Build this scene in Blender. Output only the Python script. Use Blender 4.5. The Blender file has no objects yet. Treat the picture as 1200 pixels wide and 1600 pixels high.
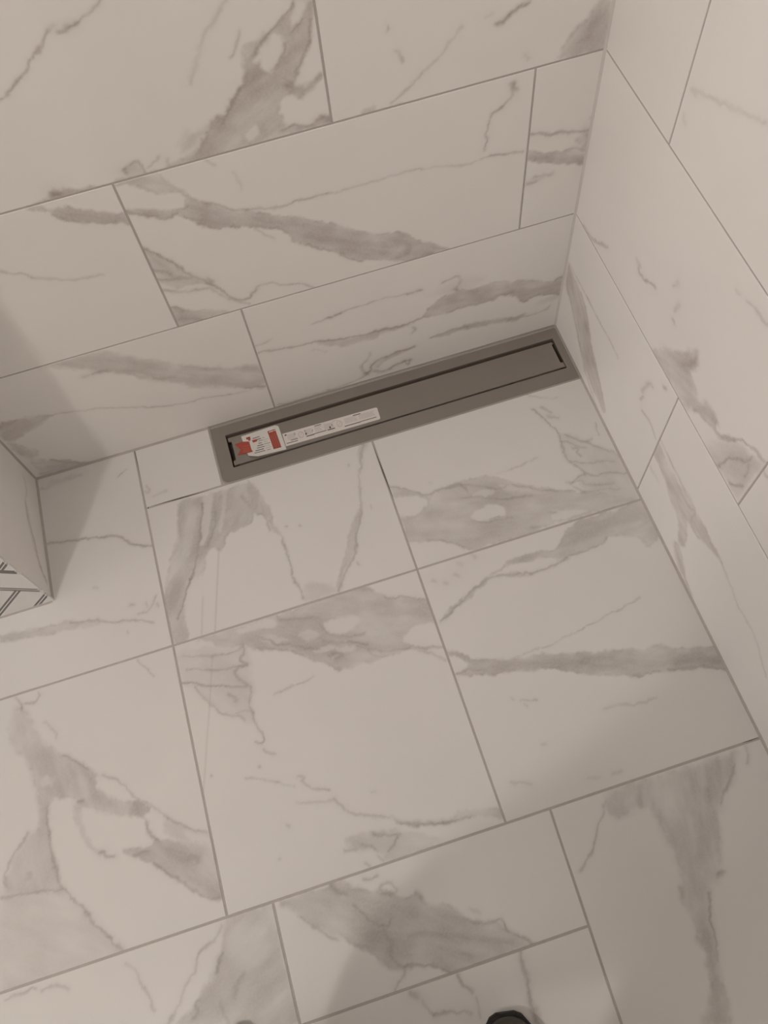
import bpy, bmesh, math, random
import numpy as np
from mathutils import Vector, Matrix

# ------------------------------------------------------------------ camera, world, lights, exposure
SC = bpy.context.scene
COL = SC.collection
FPX = 1312.51
CAM = np.array([-0.5500, -0.9457, 1.3830])
CROT = np.array([[0.9539, -0.2921, -0.0692], [0.2927, 0.8544, 0.4292], [-0.0662, -0.4297, 0.9005]])
u0, s0, v0 = np.linalg.svd(CROT); CROT = u0 @ v0
cam_d = bpy.data.cameras.new('camera')
cam_d.sensor_fit = 'VERTICAL'; cam_d.sensor_height = 36.0; cam_d.lens = FPX / 1600 * 36.0
cam_d.clip_start = 0.01
cam = bpy.data.objects.new('camera', cam_d); COL.objects.link(cam)
mw = Matrix.Identity(4)
for i in range(3):
    for j in range(3): mw[i][j] = float(CROT[j, i])
    mw[i][3] = float(CAM[i])
cam.matrix_world = mw
SC.camera = cam

W = bpy.data.worlds.new('world'); SC.world = W; W.use_nodes = True
W.node_tree.nodes['Background'].inputs[0].default_value = (1.0, 0.94, 0.915, 1)
W.node_tree.nodes['Background'].inputs[1].default_value = 2.75

def area_light(name, loc, size, power, color=(1.0, 0.915, 0.845)):
    d = bpy.data.lights.new(name, 'AREA'); d.shape = 'DISK'; d.size = size; d.energy = power; d.color = color
    o = bpy.data.objects.new(name, d); COL.objects.link(o); o.location = loc     # points straight down
    return o
CEIL = 2.40
FRONT_Y = -2.30
ROOM_X = -5.0                            # the room runs on to the left and opens onto the next one
KEY = (-1.69, -1.39, 1.95)            # bare bulb of the wall lamp behind the photographer
KEY_W = 29.0
BULB_R = 0.052
TOP = (-0.62, -1.1, 0.16, 2.0)    # added ceiling fill to lift the back wall: x, y, diameter, watts
area_light('fill_beam', (TOP[0], TOP[1], CEIL - 0.022), TOP[2], TOP[3])
SC.view_settings.view_transform = 'Standard'; SC.view_settings.look = 'None'
SC.view_settings.gamma = 1.0; SC.view_settings.use_curve_mapping = False
SC.view_settings.exposure = 0.0

# ------------------------------------------------------------------ helpers
def ray(u, v): return CROT.T @ np.array([(u - 600) / FPX, -(v - 800) / FPX, -1.0])
def hit(u, v, ax, c=0.0):
    r = ray(u, v); return CAM + (c - CAM[ax]) / r[ax] * r
XS = -1.064        # side face of the stub wall
YS = -0.2617       # its front face
# plane: pixel -> 2D, 2D + height above the face -> 3D, metres per photo pixel
PLANES = {
    'F': (lambda u, v: hit(u, v, 2)[[0, 1]],                     lambda p, h: np.stack([p[:, 0], p[:, 1], h + 0 * p[:, 0]], 1), 1.05e-3),
    'B': (lambda u, v: hit(u, v, 1)[[0, 2]],                     lambda p, h: np.stack([p[:, 0], -h + 0 * p[:, 0], p[:, 1]], 1), 1.25e-3),
    'R': (lambda u, v: hit(u, v, 0)[[1, 2]] * np.array([-1, 1]), lambda p, h: np.stack([-h + 0 * p[:, 0], -p[:, 0], p[:, 1]], 1), 1.2e-3),
    'S': (lambda u, v: hit(u, v, 0, XS)[[1, 2]],                 lambda p, h: np.stack([XS + h + 0 * p[:, 0], p[:, 0], p[:, 1]], 1), 1.2e-3),
    'T': (lambda u, v: hit(u, v, 1, YS)[[0, 2]],                 lambda p, h: np.stack([p[:, 0], YS - h + 0 * p[:, 0], p[:, 1]], 1), 1.2e-3),
}

def link(o, parent=None, kind=None, label=None, cat=None, group=None):
    COL.objects.link(o)
    if parent is not None: o.parent = parent
    if kind: o['kind'] = kind
    if label: o['label'] = label
    if cat: o['category'] = cat
    if group: o['group'] = group
    return o
def mesh_obj(name, verts, faces, mat, parent=None, smooth=False, **kw):
    me = bpy.data.meshes.new(name); me.from_pydata([tuple(map(float, v)) for v in verts], [], faces)
    bm = bmesh.new(); bm.from_mesh(me); bmesh.ops.recalc_face_normals(bm, faces=bm.faces); bm.to_mesh(me); bm.free()
    if smooth: me.polygons.foreach_set('use_smooth', [True] * len(me.polygons))
    if mat: me.materials.append(mat)
    return link(bpy.data.objects.new(name, me), parent, **kw)
def bm_obj(name, bm, mat, parent=None, smooth=False, **kw):
    me = bpy.data.meshes.new(name); bmesh.ops.recalc_face_normals(bm, faces=bm.faces); bm.to_mesh(me); bm.free()
    if smooth: me.polygons.foreach_set('use_smooth', [True] * len(me.polygons))
    if mat: me.materials.append(mat)
    return link(bpy.data.objects.new(name, me), parent, **kw)
def empty(name, loc, **kw):
    o = bpy.data.objects.new(name, None); o.location = loc; o.empty_display_size = 0.05
    return link(o, **kw)
def box_vf(x0, x1, y0, y1, z0, z1):
    v = [(x, y, z) for z in (z0, z1) for y in (y0, y1) for x in (x0, x1)]
    f = [(0, 2, 3, 1), (4, 5, 7, 6), (0, 1, 5, 4), (2, 6, 7, 3), (0, 4, 6, 2), (1, 3, 7, 5)]
    return v, f
def box(name, b, mat, parent=None, **kw):
    v, f = box_vf(*b); return mesh_obj(name, v, f, mat, parent, **kw)

# --- value noise
_rng = np.random.RandomState(7)
_TAB = _rng.rand(256, 256)
def vnoise(p):
    i = np.floor(p).astype(int); f = p - i; f = f * f * (3 - 2 * f)
    x0 = i[:, 0] & 255; y0 = i[:, 1] & 255; x1 = (x0 + 1) & 255; y1 = (y0 + 1) & 255
    a = _TAB[x0, y0] * (1 - f[:, 0]) + _TAB[x1, y0] * f[:, 0]
    b = _TAB[x0, y1] * (1 - f[:, 0]) + _TAB[x1, y1] * f[:, 0]
    return a * (1 - f[:, 1]) + b * f[:, 1]
def fbm(p, o=3):
    s = 0; a = 0.5; t = 0
    for k in range(o):
        s = s + a * vnoise(p + 17.3 * k); t += a; a *= 0.5; p = p * 2.03
    return s / t
def smooth(t):
    t = np.clip(t, 0, 1); return t * t * (3 - 2 * t)
def catmull(P, closed, n):
    m = len(P); out = []
    if m < 3: return P
    rng = range(m) if closed else range(m - 1)
    for i in rng:
        p0 = P[(i - 1) % m] if (closed or i > 0) else P[0]
        p1 = P[i]; p2 = P[(i + 1) % m]
        p3 = P[(i + 2) % m] if (closed or i + 2 < m) else P[-1]
        for k in range(n):
            t = k / n
            out.append(0.5 * (2 * p1 + (p2 - p0) * t + (2 * p0 - 5 * p1 + 4 * p2 - p3) * t * t + (3 * p1 - p0 - 3 * p2 + p3) * t ** 3))
    if not closed: out.append(P[-1])
    return np.array(out)
def seg_dist(P, A, closed=False):
    d = np.full(len(P), 1e9); n = len(A)
    for i in range(n if closed else n - 1):
        a = A[i]; b = A[(i + 1) % n]; ab = b - a; l2 = ab @ ab + 1e-14
        t = np.clip(((P - a) @ ab) / l2, 0, 1)
        q = P - a - t[:, None] * ab
        d = np.minimum(d, q[:, 0] ** 2 + q[:, 1] ** 2)
    return np.sqrt(d)
def inside(P, A):
    c = np.zeros(len(P), bool); n = len(A); x, y = P[:, 0], P[:, 1]
    for i in range(n):
        x1, y1 = A[i]; x2, y2 = A[(i + 1) % n]
        if y1 == y2: continue
        c ^= ((y1 > y) != (y2 > y)) & (x < (x2 - x1) * (y - y1) / (y2 - y1) + x1)
    return c

# A tile's marbling: one stroke per text line, in photo pixels on that tile's plane.
#   L strength width : vein line      T strength width : hairline
#   B strength soft  : filled grey patch (outline)      H strength soft : clear island inside the patches
def parse(txt, plane):
    out = []
    px = PLANES[plane][0]
    for ln in txt.strip().splitlines():
        ln = ln.split()
        if not ln: continue
        pts = np.array([px(*map(float, q.split(','))) for q in ln[3:]])
        out.append((ln[0], float(ln[1]), float(ln[2]), pts))
    return sorted(out, key=lambda s: 'BHLT'.index(s[0]))
def marbling(P, strokes, mpp, seed, bandk=0.88):
    off = np.array([seed * 3.17, seed * 1.71])
    Q = P + off
    wp = P + np.stack([fbm(Q * 45) - .5, fbm(Q * 45 + 40) - .5], 1) * 0.009 + np.stack([fbm(Q * 150, 3) - .5, fbm(Q * 150 + 60, 3) - .5], 1) * 0.0062
    n1 = fbm(Q * 38 + 9); n2 = fbm(Q * 90 + 31); n3 = fbm(Q * np.array([16, 60]) + 71)
    v = np.zeros(len(P))
    for typ, a, w, pts in strokes:
        wm = w * mpp
        lo = pts.min(0) - 0.02 - 4 * wm; hi = pts.max(0) + 0.02 + 4 * wm
        m = np.all((P > lo) & (P < hi), axis=1)
        if not m.any(): continue
        if typ in 'BH':
            A = catmull(pts, True, 3); X = wp[m]
            sd = seg_dist(X, A, True); sd[inside(X, A)] *= -1
            k = smooth(0.5 - sd / (2 * wm * (0.45 + 1.9 * n1[m] ** 1.5)))
            if typ == 'H': v[m] *= 1 - a * k
            else:
                # cloudy streaks running along the patch
                cen = pts - pts.mean(0); _, _, ax = np.linalg.svd(cen, full_matrices=False)
                U = (Q[m] @ ax.T) * np.array([11.0, 40.0]) + 5.0
                st1 = fbm(U, 4); st2 = fbm(U * 2.7 + 23, 3); cl = fbm(Q[m] * 24 + 13, 3)
                tex = np.clip(0.94 + 1.15 * (st1 - .5) + 0.6 * (st2 - .5) + 1.1 * (cl - .5), 0.18, 1.55)
                deep = np.clip(0.86 + 0.20 * np.clip(-sd / 0.012, 0, 1), 0, 1.06)
                edge = np.exp(-((sd + 0.0012) / 0.0026) ** 2) * smooth((n2[m] - .46) * 5) * 0.42 * (a > .3)
                c = np.clip(a * bandk * (k * tex * deep + edge), 0, 1)
                v[m] = np.maximum(v[m], c) + 0.25 * np.minimum(v[m], c)
        else:
            A = catmull(pts, False, 4); X = P[m] if typ == 'T' else wp[m] * .78 + P[m] * .22
            d = seg_dist(X, A)
            if typ == 'T': c = a * np.exp(-(d / max(wm, .0015)) ** 2)
            else:
                ww = np.maximum(wm * (0.45 + 1.1 * n2[m]), 0.0011)
                c = a * np.clip(0.35 + 1.3 * n1[m], 0.3, 1.5) * np.exp(-(d / ww) ** 2) + 0.16 * a * np.exp(-(d / (3.2 * wm)) ** 2)
            v[m] = 1 - (1 - v[m]) * (1 - np.clip(c, 0, 1))
    return v

def inset_quad(q, g):
    q = np.asarray(q, float); n = []
    L = []
    for i in range(4):
        a, b = q[i], q[(i + 1) % 4]; d = (b - a) / np.linalg.norm(b - a); nn = np.array([-d[1], d[0]])
        L.append((a + nn * g, d))
    for i in range(4):
        (p, d), (r, e) = L[i - 1], L[i]
        M = np.array([[d[0], -e[0]], [d[1], -e[1]]]); t = np.linalg.solve(M, r - p)
        n.append(p + t[0] * d)
    return np.array(n)
def make_tile(plane, quad, strokes, mat, parent, res, gap, seed, name='tile', thick=0.007, lift=0.0):
    _, to3, mpp = PLANES[plane]
    bev = 0.0007
    qi = inset_quad(quad, gap / 2 + bev); qo = inset_quad(quad, gap / 2)
    nx = max(2, int(np.linalg.norm(qi[1] - qi[0]) / res)); ny = max(2, int(np.linalg.norm(qi[3] - qi[0]) / res))
    s, t = np.meshgrid(np.linspace(0, 1, nx + 1), np.linspace(0, 1, ny + 1))
    s = s.ravel()[:, None]; t = t.ravel()[:, None]
    P = (qi[0] * (1 - s) + qi[1] * s) * (1 - t) + (qi[3] * (1 - s) + qi[2] * s) * t
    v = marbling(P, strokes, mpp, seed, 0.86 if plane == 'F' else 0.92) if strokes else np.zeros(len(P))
    Nn = len(P); idx = np.arange(Nn).reshape(ny + 1, nx + 1)
    F4 = np.stack([idx[:-1, :-1], idx[:-1, 1:], idx[1:, 1:], idx[1:, :-1]], -1).reshape(-1, 4)
    ring = np.concatenate([idx[0, :], idx[1:, -1], idx[-1, -2::-1], idx[-2:0:-1, 0]])
    ctr = qi.mean(0)
    # outer ring: push each boundary vertex to the outer quad by bilinear coordinates
    sr, tr = s[ring], t[ring]
    O = (qo[0] * (1 - sr) + qo[1] * sr) * (1 - tr) + (qo[3] * (1 - sr) + qo[2] * sr) * tr
    k = len(ring)
    V3 = np.concatenate([to3(P, lift), to3(O, lift - bev), to3(O, lift - thick)])
    a = np.arange(k); b = (a + 1) % k
    R1 = np.stack([ring[a], Nn + a, Nn + b, ring[b]], 1)
    R2 = np.stack([Nn + a, Nn + k + a, Nn + k + b, Nn + b], 1)
    FF = np.concatenate([F4, R1, R2])
    me = bpy.data.meshes.new(name)
    me.vertices.add(len(V3)); me.vertices.foreach_set('co', V3.astype(np.float32).ravel())
    me.loops.add(FF.size); me.loops.foreach_set('vertex_index', FF.astype(np.int32).ravel())
    me.polygons.add(len(FF)); me.polygons.foreach_set('loop_start', np.arange(0, FF.size, 4, dtype=np.int32))
    me.update(calc_edges=True)
    at = me.attributes.new('vein', 'FLOAT', 'POINT')
    at.data.foreach_set('value', np.concatenate([v, v[ring] * .6, v[ring] * .6]).astype(np.float32))
    sm = np.zeros(len(FF), bool); sm[len(F4):len(F4) + len(R1)] = True
    me.polygons.foreach_set('use_smooth', sm)
    me.materials.append(mat)
    return link(bpy.data.objects.new(name, me), parent)

# ------------------------------------------------------------------ materials
def nodes(m):
    m.use_nodes = True; nt = m.node_tree; return nt, nt.nodes['Principled BSDF']
def marble(name, base, vein, rough):
    m = bpy.data.materials.new(name); nt, p = nodes(m); N = nt.nodes; Lk = nt.links
    at = N.new('ShaderNodeAttribute'); at.attribute_name = 'vein'
    tc = N.new('ShaderNodeTexCoord')
    n1 = N.new('ShaderNodeTexNoise'); n1.inputs['Scale'].default_value = 260; n1.inputs['Detail'].default_value = 3
    Lk.new(tc.outputs['Object'], n1.inputs['Vector'])
    mr = N.new('ShaderNodeMapRange'); mr.inputs[1].default_value = .3; mr.inputs[2].default_value = .7; mr.inputs[3].default_value = .88; mr.inputs[4].default_value = 1.12
    Lk.new(n1.outputs[0], mr.inputs[0])
    mu = N.new('ShaderNodeMath'); mu.operation = 'MULTIPLY'; mu.use_clamp = True
    Lk.new(at.outputs['Fac'], mu.inputs[0]); Lk.new(mr.outputs[0], mu.inputs[1])
    n2 = N.new('ShaderNodeTexNoise'); n2.inputs['Scale'].default_value = 6; n2.inputs['Detail'].default_value = 4
    Lk.new(tc.outputs['Object'], n2.inputs['Vector'])
    cr = N.new('ShaderNodeMixRGB'); cr.inputs[1].default_value = (*[c * .965 for c in base], 1); cr.inputs[2].default_value = (*[min(1, c * 1.03) for c in base], 1)
    Lk.new(n2.outputs[0], cr.inputs[0])
    mx = N.new('ShaderNodeMixRGB'); mx.inputs[2].default_value = (*vein, 1)
    Lk.new(mu.outputs[0], mx.inputs[0]); Lk.new(cr.outputs[0], mx.inputs[1])
    Lk.new(mx.outputs[0], p.inputs['Base Color'])
    p.inputs['Roughness'].default_value = rough; p.inputs['Specular IOR Level'].default_value = 0.35
    return m
def plain(name, col, rough=.5, metal=0.0, noise=0.06, scale=60, spec=.4, stretch=None, bump=0):
    m = bpy.data.materials.new(name); nt, p = nodes(m); N = nt.nodes; Lk = nt.links
    tc = N.new('ShaderNodeTexCoord'); n1 = N.new('ShaderNodeTexNoise'); n1.inputs['Scale'].default_value = scale; n1.inputs['Detail'].default_value = 4
    src = tc.outputs['Object']
    if stretch:
        mp = N.new('ShaderNodeMapping'); mp.inputs['Scale'].default_value = stretch; Lk.new(src, mp.inputs['Vector']); src = mp.outputs[0]
    Lk.new(src, n1.inputs['Vector'])
    mx = N.new('ShaderNodeMixRGB'); mx.inputs[1].default_value = (*[c * (1 - noise) for c in col], 1); mx.inputs[2].default_value = (*[min(1, c * (1 + noise)) for c in col], 1)
    Lk.new(n1.outputs[0], mx.inputs[0]); Lk.new(mx.outputs[0], p.inputs['Base Color'])
    p.inputs['Roughness'].default_value = rough; p.inputs['Metallic'].default_value = metal; p.inputs['Specular IOR Level'].default_value = spec
    if bump:
        b = N.new('ShaderNodeBump'); b.inputs['Strength'].default_value = bump; b.inputs['Distance'].default_value = .002
        Lk.new(n1.outputs[0], b.inputs['Height']); Lk.new(b.outputs[0], p.inputs['Normal'])
    return m
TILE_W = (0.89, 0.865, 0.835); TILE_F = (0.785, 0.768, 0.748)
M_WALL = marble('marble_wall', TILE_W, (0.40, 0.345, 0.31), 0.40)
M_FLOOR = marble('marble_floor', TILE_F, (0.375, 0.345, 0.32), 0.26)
M_GROUT = plain('grout', (0.505, 0.468, 0.44), .9, noise=.12, scale=90)
M_JOINT_SHADE = plain('groove_shade', (0.20, 0.175, 0.155), .9, noise=.2, scale=120)  # dark tone standing in for shade inside ungrouted joints
M_STEEL = plain('brushed_steel', (0.30, 0.272, 0.248), .42, .35, noise=.10, scale=40, stretch=(2, 60, 60))
M_TROUGH = plain('trough_dark', (0.21, 0.165, 0.135), .7, .1)
M_PAPER = plain('sticker_paper', (0.76, 0.74, 0.72), .55, noise=.03)
M_PAPER2 = plain('strip_paper', (0.78, 0.74, 0.71), .5, noise=.03)
M_RED = plain('print_red', (0.44, 0.085, 0.062), .5, noise=.18, scale=300)
M_INK = plain('print_ink', (0.10, 0.095, 0.09), .6)
M_GREYINK = plain('print_grey', (0.50, 0.48, 0.47), .6)
M_PINKINK = plain('print_pink', (0.66, 0.55, 0.52), .6)
M_MOSAIC = plain('mosaic_white', (0.78, 0.765, 0.75), .35, noise=.03)
M_LINER = plain('mosaic_grey', (0.205, 0.195, 0.185), .5)
M_PAINT = plain('ceiling_paint', (0.80, 0.78, 0.75), .9, noise=.02)
M_PAINT2 = plain('wall_paint', (0.34, 0.32, 0.29), .9, noise=.02)
M_SHOE = plain('shoe_leather', (0.045, 0.043, 0.033), .33, spec=.5, noise=.2, scale=200)
M_SOLE = plain('shoe_sole', (0.02, 0.019, 0.017), .8)
# ------------------------------------------------------------------ the setting
IX0, IX1, IY0, IY1 = -0.6925, -0.0175, -0.1035, -0.0285      # opening of the drain
v, f = [], []
for b in ((ROOM_X, IX0 - .001, FRONT_Y, 0.10), (IX1 + .001, 0.10, FRONT_Y, 0.10), (IX0 - .001, IX1 + .001, FRONT_Y, IY0 - .001), (IX0 - .001, IX1 + .001, IY1 + .001, 0.10)):
    bv, bf = box_vf(*b, -0.10, -0.0010); f += [tuple(i + len(v) for i in q) for q in bf]; v += bv
floor = mesh_obj('floor', v, f, M_GROUT, kind='structure', label='pale grey-veined marble tiled shower floor', cat='floor')
v, f = box_vf(-1.41, 0.0, 0.0010, 0.10, -0.05, CEIL)
wall_back = mesh_obj('wall_back', v, f, M_GROUT, kind='structure', label='wall behind the drain, clad in large veined marble tiles', cat='wall')
v, f = box_vf(0.0010, 0.10, FRONT_Y, 0.10, -0.05, CEIL)
wall_right = mesh_obj('wall_right', v, f, M_GROUT, kind='structure', label='wall at the right end of the drain, marble tiled', cat='wall')
v, f = box_vf(-1.41, XS - 0.0010, YS, 0.0, 0.0002, CEIL)
wall_left = mesh_obj('wall_left', v, f, M_LINER, kind='structure', label='short stub wall at left, marble side and herringbone front', cat='wall')
v, f = box_vf(ROOM_X, 0.10, FRONT_Y, 0.10, CEIL, CEIL + 0.08)
ceiling = mesh_obj('ceiling', v, f, M_PAINT, kind='structure', label='plain white ceiling above the shower', cat='ceiling')

v, f = box_vf(ROOM_X, 0.0010, FRONT_Y - .1, FRONT_Y, -0.10, CEIL)
wall_front = mesh_obj('wall_front', v, f, M_PAINT2, kind='structure', label='plain painted wall behind the camera', cat='wall')

v, f = box_vf(ROOM_X, -1.41, YS + .012, 0.10, -0.10, CEIL)
wall_far = mesh_obj('wall_left_far', v, f, M_PAINT2, kind='structure', label='plain painted wall running on beyond the herringbone stub', cat='wall')

HA, HB = 0.2998, 0.5998
XA, XB, XC, XD = -0.1004, -0.6909, -0.5851, -0.3898
YE, YF, YG = 0.3910, 0.5787, 0.1972            # joints of the right wall, measured from the corner
V1, V2, V4 = -0.8695, -0.4255, -0.7985
R0, R1, R2, R3 = -0.1336, -0.4118, -0.8543, -1.0223
V3T, V3B = hit(860, 1265, 2)[0], hit(971, 1600, 2)[0]
V3M = V3T + (V3B - V3T) * (R3 - R2) / (hit(971, 1600, 2)[1] - R2)
V3E = V3T + (V3B - V3T) * (-1.30 - R2) / (hit(971, 1600, 2)[1] - R2)
def rect(a0, a1, b0, b1): return [(a0, b0), (a1, b0), (a1, b1), (a0, b1)]
e = 0.0012
T = {}
T['B1a'] = ('B', rect(XS, XC, e, HA))
T['B1b'] = ('B', rect(XC, 0, e, HA))
T['B2a'] = ('B', rect(XS, XB, HA, HB))
T['B2b'] = ('B', rect(XB, XA, HA, HB))
T['B2c'] = ('B', rect(XA, 0, HA, HB))
T['B3z'] = ('B', rect(XS, -.9898, HB, HB + .3))
T['B3a'] = ('B', rect(-.9898, XD, HB, HB + .3))
T['B3b'] = ('B', rect(XD, 0, HB, HB + .3))
T['R1a'] = ('R', rect(e, YE, e, HA))
T['R1b'] = ('R', rect(YE, YE + .6, e, HA))
T['R2a'] = ('R', rect(e, YF, HA, HB))
T['R2b'] = ('R', rect(YF, YF + .6, HA, HB))
T['R3a'] = ('R', rect(e, YG, HB, HB + .3))
T['R3b'] = ('R', rect(YG, YG + .6, HB, HB + .3))
T['S1'] = ('S', rect(YS, -e, e, HA))
T['F0'] = ('F', rect(V1, -.7205, R0, -e))
T['FL1'] = ('F', rect(-1.3140, V1, R1, -e))
T['FM1'] = ('F', rect(V1, V2, R1, R0))
T['FM2'] = ('F', rect(V2, -e, R1, R0))
T['FL2'] = ('F', rect(-1.3140, V1, R2, R1))
T['FC2'] = ('F', rect(V1, V2, R2, R1))
T['FR2'] = ('F', rect(V2, -e, R2, R1))
T['FBL'] = ('F', rect(-1.2430, V4, -1.2988, R2))
T['FBM'] = ('F', [(V4, R3), (V3M, R3), (V3T, R2), (V4, R2)])
T['FBN'] = ('F', [(V4, -1.30), (V3E, -1.30), (V3M, R3), (V4, R3)])
T['FBR'] = ('F', [(V3E, -1.30), (-e, -1.30), (-e, R2), (V3T, R2)])
S = {}
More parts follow.
